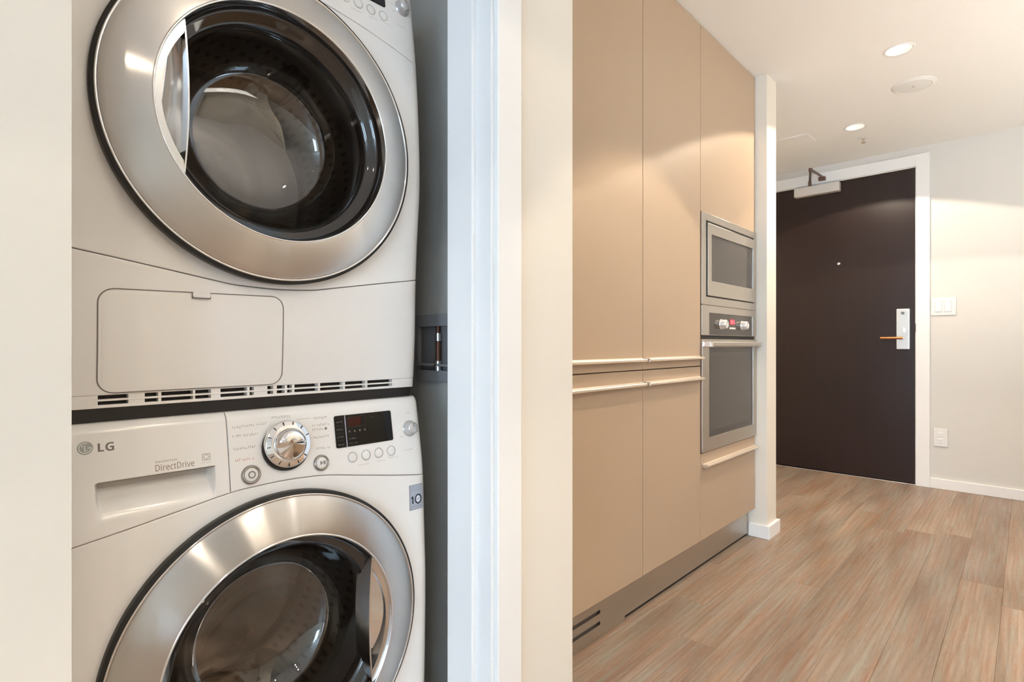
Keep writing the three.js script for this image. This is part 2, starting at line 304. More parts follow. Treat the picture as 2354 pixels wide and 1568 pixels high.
// ---------------------------------------------------------------- tall kitchen cabinets
const NF = 0.957, DOOR_T = 0.02, CAB_Y0 = 0.133, GAP_Y = 0.8395;
{
  const g = 0.0016;                                                   // half of the gap between fronts
  const front = (x0, x1, y0, y1) => bx(x0 + g, x1 - g, y0 + g, y1 - g, NF, NF + DOOR_T, 0.0015);
  // a long bar pull with a metal cap on its end
  const pull = (x0, x1, y) => {
    const s = new THREE.Shape([[0, 0], [0.0215, 0.0015], [0.0225, 0.0025], [0.0225, 0.0085], [0.0205, 0.0105], [0.006, 0.0105], [0.004, 0.014], [0, 0.014]].map((p) => new THREE.Vector2(...p)));
    const e = new THREE.ExtrudeGeometry(s, { depth: x1 - x0, bevelEnabled: false });
    e.rotateY(-Math.PI / 2); e.scale(-1, 1, 1);                       // profile x -> room side
    // after the turn the profile's x lies along +z and its length along x
    const idx = e.index; if (idx) { for (let i = 0; i < idx.count; i += 3) { const a = idx.getX(i); idx.setX(i, idx.getX(i + 1)); idx.setX(i + 1, a); } }
    else { const p = e.attributes.position.array; for (let i = 0; i < p.length; i += 9) for (let k = 0; k < 3; k++) { const a = p[i + k]; p[i + k] = p[i + 3 + k]; p[i + 3 + k] = a; } }
    e.computeVertexNormals(); e.translate(x0, y, -NF);
    return e;
  };
  const cap = (x, y) => bx(x - 0.007, x + 0.0005, y - 0.0005, y + 0.0125, NF - 0.0235, NF, 0.002);
  const carcass = (x0, x1, y0 = CAB_Y0, y1 = H - 0.004) => [bx(x0, x1, y0, y1, NF + DOOR_T + 0.003, 1.56)];
  const unit = (label, x0, x1, hx0, hx1) => {
    const t = thing('tall_cabinet', label, 'cabinet', V(0, 0, 0), 'tall kitchen cabinets');
    obj('carcass', carcass(x0 + 0.0005, x1 - 0.0005), carcassMat, t);
    const u = obj('door', front(x0, x1, GAP_Y, H - 0.002), lacquer, t);
    obj('handle', pull(hx0, hx1, 0.8675), handleMat, u); if (hx0 > 1.2) obj('handle_cap', cap(hx0, 0.8675), chrome, u);
    const l = obj('door', front(x0, x1, CAB_Y0, GAP_Y), lacquer, t);
    obj('handle', pull(hx0, hx1, 0.7855), handleMat, l); if (hx0 > 1.2) obj('handle_cap', cap(hx0, 0.7855), chrome, l);
    return t;
  };
  unit('tall beige two-door cabinet beside the white wall stub, nearest of the row', 0.990, 1.663, 1.000, 1.655);
  unit('narrow tall beige two-door cabinet between the nearest cabinet and the built-in oven', 1.663, 2.115, 1.678, 2.106);
  const o = thing('tall_cabinet', 'tall beige cabinet housing the built-in microwave and oven with a drawer below', 'cabinet', V(0, 0, 0), 'tall kitchen cabinets');
  const a = 2.115, b = 2.7195;
  const NB = NF + DOOR_T + 0.003;
  for (const [x0, x1] of [[a + 0.0005, a + 0.016], [b - 0.002, b - 0.0005]]) obj('side_panel', bx(x0, x1, CAB_Y0, H - 0.004, NB, 1.56), carcassMat, o);
  obj('drawer_box', bx(a + 0.016, b - 0.002, CAB_Y0, 0.484, NB, 1.56), carcassMat, o);
  obj('top_box', bx(a + 0.016, b - 0.002, 1.468, H - 0.004, NB, 1.56), carcassMat, o);
  obj('back_panel', bx(a + 0.016, b - 0.002, 0.484, 1.468, 1.54, 1.56), carcassMat, o);
  obj('top_door', front(a, b, 1.464, H - 0.002), lacquer, o);
  const d = obj('drawer', front(a, b, CAB_Y0, 0.4865), lacquer, o);
  obj('handle', pull(2.131, 2.712, 0.4295), handleMat, d); obj('handle_cap', cap(2.131, 0.4295), chrome, d);
  obj('side_filler', bx(2.7152, b, 0.488, 1.463, NF, NF + DOOR_T, 0.001), lacquer, o);
}
{ // kitchen island opposite the tall cabinets (behind the picture's right edge)
  const t = thing('kitchen_island', 'white kitchen island with a pale stone worktop opposite the tall beige cabinets', 'kitchen island', V(2.4, 0, -1.02));
  obj('worktop', bx(-1.30, 1.30, 0.875, 0.915, -0.47, 0.47, 0.003), std([0.86, 0.85, 0.83], 0.25), t);
  obj('base', bx(-1.24, 1.24, 0.10, 0.875, -0.42, 0.42, 0.002), lacquer, t);
  obj('plinth', bx(-1.20, 1.20, 0, 0.10, -0.36, 0.36), plinthSteel, t);
  for (let i = 0; i < 4; i++) obj('door', bx(-1.238 + i * 0.62, -0.622 + i * 0.62, 0.105, 0.87, 0.42, 0.438, 0.0015), lacquer, t);
}
{ // plinth under the cabinets
  const p = thing('plinth', 'long brushed steel plinth strip under the tall cabinets', 'plinth', V(0, 0, 0));
  obj('strip', bx(1.5905, 2.7055, 0.012, 0.132, 0.987, 1.003, 0.001), plinthSteel, p);
  obj('seal', bx(1.5905, 2.7055, 0.001, 0.012, 0.992, 1.002), blackGap, p);
  const v = thing('plinth', 'steel plinth panel with two vent slots under the nearest tall cabinet', 'plinth', V(0, 0, 0));
  const s = new THREE.Shape([[0.990, 0.001], [1.590, 0.001], [1.590, 0.132], [0.990, 0.132]].map((q) => new THREE.Vector2(...q)));
  for (const y of [0.0465, 0.0825]) { const h = roundRect(1.010, y - 0.006, 1.445, y + 0.006, 0.003); s.holes.push(new THREE.Path(h.getPoints(6))); }
  const g = new THREE.ExtrudeGeometry(s, { depth: 0.003, bevelEnabled: false }); g.translate(0, 0, -0.986);
  obj('vent_panel', g, plinthSteel, v);
  obj('vent_backing', bx(0.992, 1.588, 0.003, 0.130, 0.994, 0.999), std([0.16, 0.13, 0.12], 0.7), v);
}
// ---------------------------------------------------------------- built-in microwave
const frameGeo = (x0, x1, y0, y1, hx0, hx1, hy0, hy1, n0, n1) => { // a flat frame with a rectangular opening
  const s = roundRect(x0, y0, x1, y1, 0.002); s.holes.push(new THREE.Path([[hx0, hy0], [hx0, hy1], [hx1, hy1], [hx1, hy0]].map((p) => new THREE.Vector2(...p))));
  const g = new THREE.ExtrudeGeometry(s, { depth: n1 - n0 - 0.002, bevelEnabled: true, bevelThickness: 0.001, bevelSize: 0.0008, bevelSegments: 2 }); return g.translate(0, 0, -n1 + 0.001);
};
{
  const m = thing('microwave', 'built-in steel microwave with a dark window, above the oven', 'microwave', V(0, 0, 0));
  obj('surround', frameGeo(2.1175, 2.7145, 1.0895, 1.4625, 2.153, 2.692, 1.121, 1.434, NF - 0.006, NF + 0.010), ovenSteel, m);
  obj('body', bx(2.133, 2.700, 1.100, 1.450, NF + 0.020, 1.40), black, m);
  obj('door_gap', frameGeo(2.1535, 2.6915, 1.1215, 1.4335, 2.1660, 2.6860, 1.1280, 1.4220, NF - 0.0035, NF + 0.008), black, m);
  const d = obj('door', frameGeo(2.1655, 2.6865, 1.1275, 1.4225, 2.199, 2.665, 1.188, 1.381, NF - 0.010, NF + 0.010), ovenSteel, m);
  obj('window', bx(2.198, 2.666, 1.187, 1.382, NF - 0.0055, NF + 0.006), ovenGlass, d);
  obj('window_trim', frameGeo(2.200, 2.664, 1.189, 1.380, 2.206, 2.658, 1.195, 1.374, NF - 0.0062, NF - 0.003), std([0.035, 0.03, 0.027], 0.2), d);
}
// ---------------------------------------------------------------- built-in oven
{
  const o = thing('oven', 'built-in steel single oven with two round knobs and a dark glass door, below the microwave', 'oven', V(0, 0, 0));
  obj('body', bx(2.135, 2.700, 0.492, 1.082, NF + 0.022, 1.50), black, o);
  const cp = obj('control_frame', frameGeo(2.1175, 2.7145, 0.965, 1.0865, 2.183, 2.670, 0.9655, 1.058, NF - 0.006, NF + 0.012), ovenSteel, o);
  const pan = obj('control_panel', bx(2.1825, 2.6705, 0.966, 1.0585, NF - 0.004, NF + 0.006), panelGlass, o);
  for (const x of [2.310, 2.5445]) {
    const g = faceOut(lathe([[0.0001, 0.026], [0.015, 0.026], [0.0185, 0.024], [0.0195, 0.014], [0.0205, 0.003], [0.0225, 0.0015], [0.0225, 0]], 40)); g.translate(x, 1.0125, -(NF - 0.004));
    const k = obj('knob', g, std([0.86, 0.85, 0.83], 0.22, { metalness: 0.6 }), pan);
    obj('knob_mark', bx(x - 0.0012, x + 0.0012, 1.016, 1.030, NF - 0.0308, NF - 0.029), greySeam, k);
  }
  obj('display', bx(2.400, 2.457, 1.012, 1.0385, NF - 0.0052, NF - 0.003, 0.001), std([0.10, 0.008, 0.012], 0.2, { emissive: new THREE.Color().setRGB(1, 0.03, 0.06), emissiveIntensity: 0.28 }), pan);
  for (let i = 0; i < 4; i++) obj('digit_bar', bx(2.407 + i * 0.0125, 2.413 + i * 0.0125, 1.017, 1.0335, NF - 0.0056, NF - 0.0045), std([0.5, 0.05, 0.07], 0.3, { emissive: new THREE.Color().setRGB(1, 0.12, 0.16), emissiveIntensity: 1.2 }), pan);
  for (let i = 0; i < 3; i++) obj('button', bx(2.3985 + i * 0.0225, 2.4155 + i * 0.0225, 0.9935, 1.0012, NF - 0.0065, NF - 0.003, 0.0015), plasticWhite, pan);
  obj('vent_gap', bx(2.119, 2.713, 0.9475, 0.9655, NF + 0.004, NF + 0.020), black, o);
  const d = obj('door', frameGeo(2.1175, 2.7145, 0.4905, 0.9475, 2.179, 2.671, 0.5445, 0.9155, NF - 0.008, NF + 0.012), ovenSteel, o);
  obj('door_glass', bx(2.178, 2.672, 0.5435, 0.9165, NF - 0.0055, NF + 0.006), ovenGlass, d);
  obj('glass_border', frameGeo(2.1795, 2.6705, 0.545, 0.915, 2.196, 2.655, 0.572, 0.893, NF - 0.0062, NF - 0.003), std([0.035, 0.028, 0.024], 0.15), d);
  const hs = [bx(2.130, 2.702, 0.917, 0.937, NF - 0.040, NF - 0.028, 0.005)];
  const hd = obj('handle', hs, ovenSteel, d);
  for (const x of [2.134, 2.698]) obj('handle_bracket', bx(x - 0.011, x + 0.011, 0.9165, 0.9375, NF - 0.0405, NF - 0.006, 0.003), chrome, d);
}

// ---------------------------------------------------------------- laundry machines
const MX = 0.396, MN = 0.92, HALF = 0.299;                              // centre line, reference depth, half width
// a panel on the curved face of a machine: bounded by x0..x1 and the curves yb(x), yt(x)
function facePanel({ x0, x1, yb, yt, nu, nv, depth, skip, thick = 0.012, e = 0.0016, ymid }) {
  const ins = (t, len) => e / len, U = [], Vv = [];
  const w = x1 - x0, h = Math.abs(yt((x0 + x1) / 2) - yb((x0 + x1) / 2));
  const ramp = (n, len) => { const k = ins(0, len), a = [[0, thick], [0, e * 0.8], [k * 0.35, e * 0.25], [k, 0]]; for (let i = 1; i < n; i++) a.push([k + (1 - 2 * k) * i / n, 0]); a.push([1 - k, 0], [1 - k * 0.35, e * 0.25], [1, e * 0.8], [1, thick]); return a; };
  const A = ramp(nu, w), B = ramp(nv, h), pos = [], uv = [], idx = [];
  for (const [v, bv] of B) for (const [u, bu] of A) {
    const x = x0 + w * u, y = ymid ? (v < 0.5 ? yb(x) + (ymid - yb(x)) * v * 2 : ymid + (yt(x) - ymid) * (v * 2 - 1)) : yb(x) + (yt(x) - yb(x)) * v;
    pos.push(x, y, MN - depth(x, y) - Math.max(bu, bv)); uv.push(u, v);
  }
  const N = A.length;
  for (let j = 0; j + 1 < B.length; j++) for (let i = 0; i + 1 < N; i++) {
    const p = j * N + i, cx = (pos[3 * p] + pos[3 * (p + N + 1)]) / 2, cy = (pos[3 * p + 1] + pos[3 * (p + N + 1) + 1]) / 2;
    if (skip && skip(cx, cy)) continue;
    idx.push(p, p + 1, p + N + 1, p, p + N + 1, p + N);
  }
  const g = new THREE.BufferGeometry();
  g.setAttribute('position', new THREE.Float32BufferAttribute(pos, 3)); g.setAttribute('uv', new THREE.Float32BufferAttribute(uv, 2)); g.setIndex(idx); g.computeVertexNormals();
  return g;
}
const corner = (x) => { const r = 0.016, a = Math.abs(x) - (HALF - r); return a > 0 ? r - Math.sqrt(Math.max(0, r * r - Math.min(a, r) * Math.min(a, r))) : 0; };
const smooth = (a, b, t) => { const k = Math.max(0, Math.min(1, (t - a) / (b - a))); return k * k * (3 - 2 * k); };

// faint printing that cannot be read in the photograph: short grey strokes
function faintWords(c, x, y, w, h, colour) {
  c.fillStyle = colour; let p = x;
  while (p < x + w) { const k = 0.4 + rnd() * 0.5; c.fillRect(p, y + h * (0.1 + 0.3 * rnd() * (rnd() > 0.6 ? 1 : 0)), h * 0.14, h * 0.8); c.fillRect(p, y + h * (rnd() > 0.5 ? 0.1 : 0.75), h * k * 0.7, h * 0.14); p += h * (0.62 + 0.25 * rnd()); if (rnd() > 0.86) p += h * 0.5; }
}
const PX0 = -0.0785, PX1 = HALF, PY0 = 0.66, PY1 = 0.8205;               // the control panel's print covers this rectangle (heights of the washer)
function controlPrint() {
  return canvasTex(2048, 868, (c, W, Hh) => {
    const S = W / (PX1 - PX0), X = (x) => (x - PX0) * S, Y = (y) => (PY1 - y) * S;
    c.fillStyle = '#ffffff'; c.fillRect(0, 0, W, Hh);
    const grey = 'rgba(112,102,94,0.75)', pale = 'rgba(130,122,112,0.5)';
    const row = (x0, x1, y, col = grey, h = 0.0042) => faintWords(c, X(x0), Y(y + h / 2), (x1 - x0) * S, h * S, col);
    row(-0.071, -0.037, 0.7965); row(-0.034, -0.016, 0.7985, pale, 0.003); row(-0.0715, -0.033, 0.782); row(-0.071, -0.037, 0.7625); row(-0.0695, -0.042, 0.7448, 'rgba(190,60,60,0.65)');
    row(-0.008, 0.0245, 0.8052); row(0.0655, 0.0895, 0.797); row(0.062, 0.0925, 0.7855); row(0.0615, 0.080, 0.7775); row(0.0618, 0.0925, 0.7642); row(0.066, 0.0935, 0.7442);
    c.fillStyle = grey; c.beginPath(); c.arc(X(0.0865), Y(0.7775), 0.0026 * S, 0, 7); c.fill();
    c.fillStyle = pale; for (const [x0, x1, y] of [[-0.034, -0.018, 0.7965], [0.034, 0.060, 0.7985], [-0.032, -0.027, 0.7618], [0.053, 0.058, 0.7643]]) c.fillRect(X(x0), Y(y), (x1 - x0) * S, 0.0007 * S);
    row(0.146, 0.167, 0.7035, pale, 0.003); row(0.185, 0.203, 0.7045, pale, 0.003); row(0.2105, 0.233, 0.7075, pale, 0.003); row(0.248, 0.270, 0.7165, pale, 0.003);
    row(0.262, 0.272, 0.789, pale, 0.003); row(0.240, 0.247, 0.758, pale, 0.003); row(0.284, 0.292, 0.7635, pale, 0.003); row(0.243, 0.250, 0.744, pale, 0.003); row(0.284, 0.292, 0.7505, pale, 0.003);
  });
}
function drawerPrint(x0, x1, y0, y1) {
  return canvasTex(2048, Math.round(2048 * (y1 - y0) / (x1 - x0)), (c, W, Hh) => {
    const S = W / (x1 - x0), X = (x) => (x - x0) * S, Y = (y) => (y1 - y) * S;
    c.fillStyle = '#ffffff'; c.fillRect(0, 0, W, Hh);
    const g = 'rgba(140,146,148,0.95)';
    // round emblem
    const ex = X(-0.2582), ey = Y(0.7893), er = 0.0088 * S;
    c.fillStyle = 'rgba(160,167,169,0.9)'; c.beginPath(); c.arc(ex, ey, er, 0, 7); c.fill();
    c.strokeStyle = '#f4f2ee'; c.lineWidth = er * 0.13; c.beginPath(); c.arc(ex, ey, er * 0.76, -0.02, 5.1); c.stroke();
    c.beginPath(); c.moveTo(ex + er * 0.76, ey); c.lineTo(ex + er * 0.3, ey); c.stroke();
    c.beginPath(); c.moveTo(ex - er * 0.05, ey - er * 0.42); c.lineTo(ex - er * 0.05, ey + er * 0.42); c.lineTo(ex + er * 0.25, ey + er * 0.42); c.stroke();
    c.fillStyle = '#f4f2ee'; c.beginPath(); c.arc(ex - er * 0.34, ey - er * 0.3, er * 0.11, 0, 7); c.fill();
    c.fillStyle = 'rgba(120,116,112,0.95)'; c.font = 'bold ' + Math.round(0.0172 * S) + 'px sans-serif'; c.textBaseline = 'middle'; c.textAlign = 'left';
    c.save(); c.translate(X(-0.2460), Y(0.7880)); c.scale(0.98, 0.92); c.fillText('LG', 0, 0); c.restore();
    c.fillStyle = 'rgba(128,112,100,0.85)'; c.font = Math.round(0.0125 * S) + 'px sans-serif';
    c.save(); c.translate(X(-0.1795), Y(0.7500)); const tw = c.measureText('DirectDrive').width; c.scale(0.0520 * S / tw, 1); c.fillText('DirectDrive', 0, 0); c.restore();
    c.font = Math.round(0.0038 * S) + 'px sans-serif'; c.fillStyle = 'rgba(140,126,114,0.9)';
    c.save(); c.translate(X(-0.1785), Y(0.7585)); const t2 = c.measureText('INVERTER').width; c.scale(0.028 * S / t2, 1); c.fillText('INVERTER', 0, 0); c.restore();
    c.strokeStyle = 'rgba(150,146,140,0.75)'; c.lineWidth = 0.0009 * S; c.strokeRect(X(-0.1165), Y(0.7610), 0.0105 * S, 0.0090 * S); c.beginPath(); c.arc(X(-0.1112), Y(0.7565), 0.0032 * S, 0, 7); c.stroke();
    faintWords(c, X(-0.117), Y(0.7495), 0.0115 * S, 0.0022 * S, 'rgba(150,146,140,0.7)');
  });
}
const printMat = std([0.90, 0.885, 0.865], 0.22, { clearcoat: 0.4, clearcoatRoughness: 0.12, map: controlPrint() });
const screenTex = canvasTex(1024, 480, (c, W, Hh) => {
  c.fillStyle = '#060505'; c.fillRect(0, 0, W, Hh);
  for (let i = 0; i < 8; i++) faintWords(c, 30, 30 + i * 56, 95 + 20 * rnd(), i % 2 ? 20 : 16, i % 2 ? 'rgba(190,185,180,0.75)' : 'rgba(120,116,112,0.6)');
  c.fillStyle = 'rgba(190,190,215,0.9)'; c.fillRect(172, 0, 14, Hh);
  c.fillStyle = 'rgba(60,12,8,0.9)'; c.fillRect(225, 50, 230, 130);
  c.strokeStyle = 'rgba(70,66,64,0.9)'; c.lineWidth = 5; c.strokeRect(220, 44, 300, 145);
  for (let i = 0; i < 4; i++) { c.fillStyle = 'rgba(120,112,106,0.8)'; c.beginPath(); c.arc(240 + i * 90, 255, 16, 0, 7); c.fill(); }
  faintWords(c, 225, 350, 120, 26, 'rgba(140,134,128,0.7)'); faintWords(c, 225, 420, 130, 26, 'rgba(160,154,148,0.7)'); faintWords(c, 640, 60, 100, 26, 'rgba(110,106,102,0.6)');
});
const screenMat = std([1, 1, 1], 0.08, { map: screenTex, specularIntensity: 0.55 });
const tickMat = black;

// panel fittings common to both machines; dy lifts the washer's heights, depth(x, y) is the face
function fittings(t, panel, dy, depth) {
  const place = (g, x, y) => { const d = 0.004, sy = Math.atan2(depth(x, y + dy + d) - depth(x, y + dy - d), 2 * d); g.rotateX(-sy); return g.translate(x, y + dy, MN - depth(x, y + dy)); };
  // programme dial
  const dx = 0.0115, dyy = 0.7595;
  const dial = obj('dial', place(faceOut(lathe([[0.0001, 0.0175], [0.0285, 0.0175], [0.0300, 0.0165], [0.0375, 0.0140], [0.0390, 0.0125], [0.0392, 0.0075], [0.0375, 0.0068]], 72)), dx, dyy), chrome, panel);
  obj('dial_base', place(faceOut(lathe([[0.0001, 0.0068], [0.0388, 0.0068], [0.0398, 0.0055], [0.0398, 0]], 64)), dx, dyy - 0.0042), black, dial);
  {
    const knob = faceOut(lathe([[0.0001, 0.0345], [0.010, 0.0342], [0.0185, 0.0325], [0.0235, 0.0290], [0.0255, 0.0240], [0.0262, 0.0175]], 72));
    const p = knob.attributes.position;                               // pinched by a flat step across the knob's lower half
    for (let i = 0; i < p.count; i++) { const y = p.getY(i), z = p.getZ(i); if (z > 0.0245) { const k = smooth(0.004, -0.004, y) ; p.setZ(i, z - 0.0065 * k * smooth(0.0245, 0.031, z)); } }
    knob.computeVertexNormals();
    obj('dial_grip', place(knob, dx, dyy), chrome, dial);
  }
  for (let i = 0; i < 12; i++) {
    const a = (20 + i * 27.3) * Math.PI / 180, g = new THREE.BoxGeometry(0.0065, 0.0013, 0.0014); g.translate(0.0338, 0, 0.01535); g.rotateZ(a);
    obj('tick', place(g, dx, dyy), tickMat, dial);
  }
  // two round keys with metal rings
  for (const [x, y, r, icon] of [[-0.0476, 0.7190, 0.0150, 0], [0.0722, 0.7192, 0.0140, 1]]) {
    const ring = obj('button_ring', place(faceOut(lathe([[r * 0.74, 0.0030], [r * 0.80, 0.0048], [r * 0.90, 0.0050], [r, 0.0030], [r * 1.02, 0]], 48)), x, y), std([0.42, 0.40, 0.38], 0.25, { metalness: 1 }), panel);
    obj('button', place(faceOut(lathe([[0.0001, 0.0052], [r * 0.5, 0.0049], [r * 0.7, 0.0036], [r * 0.76, 0.0015], [r * 0.76, 0]], 40)), x, y), plasticWhite, ring);
    if (icon === 0) obj('icon', place(faceOut(lathe([[r * 0.27, 0.0052], [r * 0.28, 0.0057], [r * 0.38, 0.0056], [r * 0.39, 0.0050]], 32)), x, y), greySeam, ring);
    else { const s = new THREE.Shape([[-0.0034, -0.0036], [0.0012, 0], [-0.0034, 0.0036]].map((q) => new THREE.Vector2(...q))); const g = new THREE.ExtrudeGeometry(s, { depth: 0.0008, bevelEnabled: false }); g.translate(0, 0, 0.0048);
      obj('icon', place(mergeGeometries([clean(g), clean(new THREE.BoxGeometry(0.0012, 0.0062, 0.0008).translate(0.0030, 0, 0.0052)), clean(new THREE.BoxGeometry(0.0012, 0.0062, 0.0008).translate(0.0052, 0, 0.0052))]), x, y), greySeam, ring); }
  }
  // display
  const sg = new THREE.ExtrudeGeometry(roundRect(-0.0603, -0.0288, 0.0603, 0.0288, 0.003), { depth: 0.0012, bevelEnabled: true, bevelThickness: 0.0006, bevelSize: 0.0005, bevelSegments: 2, curveSegments: 6 });
  { const p = sg.attributes.position, uv = sg.attributes.uv; for (let i = 0; i < p.count; i++) uv.setXY(i, (p.getX(i) + 0.061) / 0.122, (p.getY(i) + 0.0295) / 0.059); }
  obj('display', place(sg, 0.1642, 0.7683), screenMat, panel);
  // four small keys
  for (let i = 0; i < 4; i++) {
    const x = 0.1345 + i * 0.0280, k = obj('key', place(faceOut(lathe([[0.0001, 0.0022], [0.0060, 0.0021], [0.0078, 0.0014], [0.0086, 0.0002]], 36)), x, 0.7195), plasticWhite, panel);
    obj('key_ring', place(faceOut(lathe([[0.0088, 0], [0.0090, 0.0009], [0.0096, 0.0009], [0.0099, 0]], 36)), x, 0.7195), std([0.55, 0.54, 0.52], 0.35, { metalness: 0.3 }), k);
  }
  // small silver knob
  const sk = obj('option_knob', place(faceOut(lathe([[0.0001, 0.0165], [0.0085, 0.0162], [0.0112, 0.0145], [0.0122, 0.0110], [0.0135, 0.0030], [0.0160, 0.0012], [0.0163, 0]], 48)), 0.2665, 0.7575), std([0.62, 0.62, 0.63], 0.3, { metalness: 0.55 }), panel);
  obj('knob_pointer', place(new THREE.BoxGeometry(0.0016, 0.008, 0.001).translate(0, 0.006, 0.0162), 0.2665, 0.7575), greySeam, sk);
}
// a round door with brushed bezel, tinted bowl and a chrome grip; side -1: grip at the left
function machineDoor(t, cy, n0, side) {
  const at = (g) => faceOut(g).translate(0, cy, MN - n0), S = 160;
  const door = obj('door', at(lathe([[0.2485, 0.0120], [0.2460, 0.0142], [0.2400, 0.0172], [0.2300, 0.0213], [0.2200, 0.0250], [0.2100, 0.0283], [0.2000, 0.0311], [0.1940, 0.0326], [0.1905, 0.0332]].reverse(), S)), brushed, t);
  obj('gasket', at(lathe([[0.2515, 0.0100], [0.2565, 0.0095], [0.2575, 0.0075], [0.2575, -0.004], [0.2500, -0.006], [0.2300, -0.006]].reverse(), S)), black, door);
  obj('outer_lip', at(lathe([[0.2487, 0.0118], [0.2500, 0.0130], [0.2515, 0.0128], [0.2524, 0.0112], [0.2516, 0.0085]].reverse(), S)), chrome, door);
  obj('inner_lip', at(lathe([[0.1906, 0.0330], [0.1893, 0.0344], [0.1878, 0.0344], [0.1866, 0.0325], [0.1862, 0.0200]].reverse(), S)), chrome, door);
  obj('inner_rim', at(lathe([[0.1863, 0.0200], [0.1845, 0.0120], [0.1790, 0.0060], [0.1700, 0.0030], [0.1640, -0.0040], [0.1610, -0.016]].reverse(), S)), blackGloss, door);
  obj('glass_bowl', at(lathe([[0.1700, 0.0020], [0.1640, -0.0060], [0.1560, -0.0300], [0.1450, -0.0640], [0.1320, -0.0900], [0.1120, -0.1080], [0.0800, -0.1170], [0.0400, -0.1205], [0.0001, -0.1212]].reverse(), 96)), bowlGlass, door);
  // grip: a lens-shaped chrome pocket between the bezel and a chord
  const R = 0.1868, c = 0.1485, h = Math.sqrt(R * R - c * c), a = Math.atan2(h, c), K = 40, out = [], inn = [];
  for (let i = 0; i <= K; i++) { const q = -a + 2 * a * i / K; out.push(new THREE.Vector2(R * Math.cos(q), R * Math.sin(q))); }
  for (let i = 1; i < K; i++) { const y = h - 2 * h * i / K; out.push(new THREE.Vector2(c - 0.006 * (1 - (y / h) ** 2), y)); }
  const hi = h * 0.90, Ri = R - 0.0085, xc = (y) => c + 0.0018 - 0.006 * (1 - (y / h) ** 2), xr = (y) => Math.max(xc(y) + 0.0006, Math.sqrt(Ri * Ri - y * y) - 0.0035 * (y / hi) ** 2);
  for (let i = 0; i <= K; i++) { const y = -hi + 2 * hi * i / K; inn.push(new THREE.Vector2(xr(y), y)); }
  const lens = [...inn]; for (let i = 1; i < K; i++) { const y = hi - 2 * hi * i / K; lens.push(new THREE.Vector2(xc(y), y)); }
  const flip = (pts) => pts.map((p) => new THREE.Vector2(p.x * side, p.y));
  const ringShape = new THREE.Shape(flip(out)); ringShape.holes.push(new THREE.Path(flip(lens)));
  const fg = new THREE.ExtrudeGeometry(ringShape, { depth: 0.045, bevelEnabled: true, bevelThickness: 0.0008, bevelSize: 0.0006, bevelSegments: 2 }); fg.translate(0, cy, MN - n0 - 0.0175);
  const grip = obj('grip', fg, std([0.74, 0.75, 0.76], 0.16, { metalness: 1 }), door);
  // mirror-like hollow of the grip
  const pos = [], idx = [], M = 20;
  for (let j = 0; j <= K; j++) {
    const y = -hi + 2 * hi * j / K, xa = xc(y) - 0.001, xb = xr(y) + 0.001;
    for (let i = 0; i <= M; i++) { const k = i / M, x = xa + (xb - xa) * k; pos.push(x * side, y + cy, MN - n0 + 0.0200 - 0.55 * (Ri - x) + 0.10 * y); }
  }
  for (let j = 0; j < K; j++) for (let i = 0; i < M; i++) { const p = j * (M + 1) + i; if (side > 0) idx.push(p, p + 1, p + M + 2, p, p + M + 2, p + M + 1); else idx.push(p, p + M + 2, p + 1, p, p + M + 1, p + M + 2); }
  const mg = new THREE.BufferGeometry(); mg.setAttribute('position', new THREE.Float32BufferAttribute(pos, 3)); mg.setAttribute('uv', new THREE.Float32BufferAttribute(pos.filter((_, i) => i % 3 < 2), 2)); mg.setIndex(idx); mg.computeVertexNormals();
  obj('grip_hollow', mg, chrome, grip);
}
function drum(t, cy, n0) {
  const at = (g) => faceOut(g).translate(0, cy, MN - n0);
  obj('door_seal', at(lathe([[0.2150, -0.0200], [0.1900, -0.0240], [0.1800, -0.0400], [0.1860, -0.0600], [0.1820, -0.0850], [0.1880, -0.1000]].reverse(), 72)), gasketGrey, t);
  const d = obj('drum', at(lathe([[0.1900, -0.1000], [0.2300, -0.1060], [0.2400, -0.1200], [0.2400, -0.4000], [0.2300, -0.4200]].reverse(), 96)), drumSteel, t);
  const star = []; for (let i = 0; i < 24; i++) star.push(0);
  obj('drum_back', at(lathe([[0.2320, -0.4180], [0.2000, -0.4220], [0.1900, -0.4120], [0.1200, -0.4100], [0.1100, -0.4200], [0.0600, -0.4210], [0.0500, -0.4100], [0.0001, -0.4090]].reverse(), 72)), drumPlain, d);
  for (let i = 0; i < 3; i++) {
    const g = new THREE.SphereGeometry(1, 24, 16); g.scale(0.030, 0.040, 0.125); g.translate(0, -0.238, -0.265); g.rotateZ(0.5 + i * 2 * Math.PI / 3); g.translate(0, cy, MN - n0);
    obj('lifter', g, drumPlain, d);
  }
}
function shell(y0, y1, nf) {
  return [bx(-HALF + 0.001, -HALF + 0.016, y0, y1, nf, 1.475, 0, 0, 0, MN), bx(HALF - 0.016, HALF - 0.001, y0, y1, nf, 1.475, 0, 0, 0, MN), bx(-HALF + 0.016, HALF - 0.016, y1 - 0.014, y1, nf, 1.475, 0, 0, 0, MN), bx(-HALF + 0.016, HALF - 0.016, y0, y0 + 0.014, nf, 1.475, 0, 0, 0, MN), bx(-HALF + 0.016, HALF - 0.016, y0 + 0.014, y1 - 0.014, 1.46, 1.475, 0, 0, 0, MN)];
}
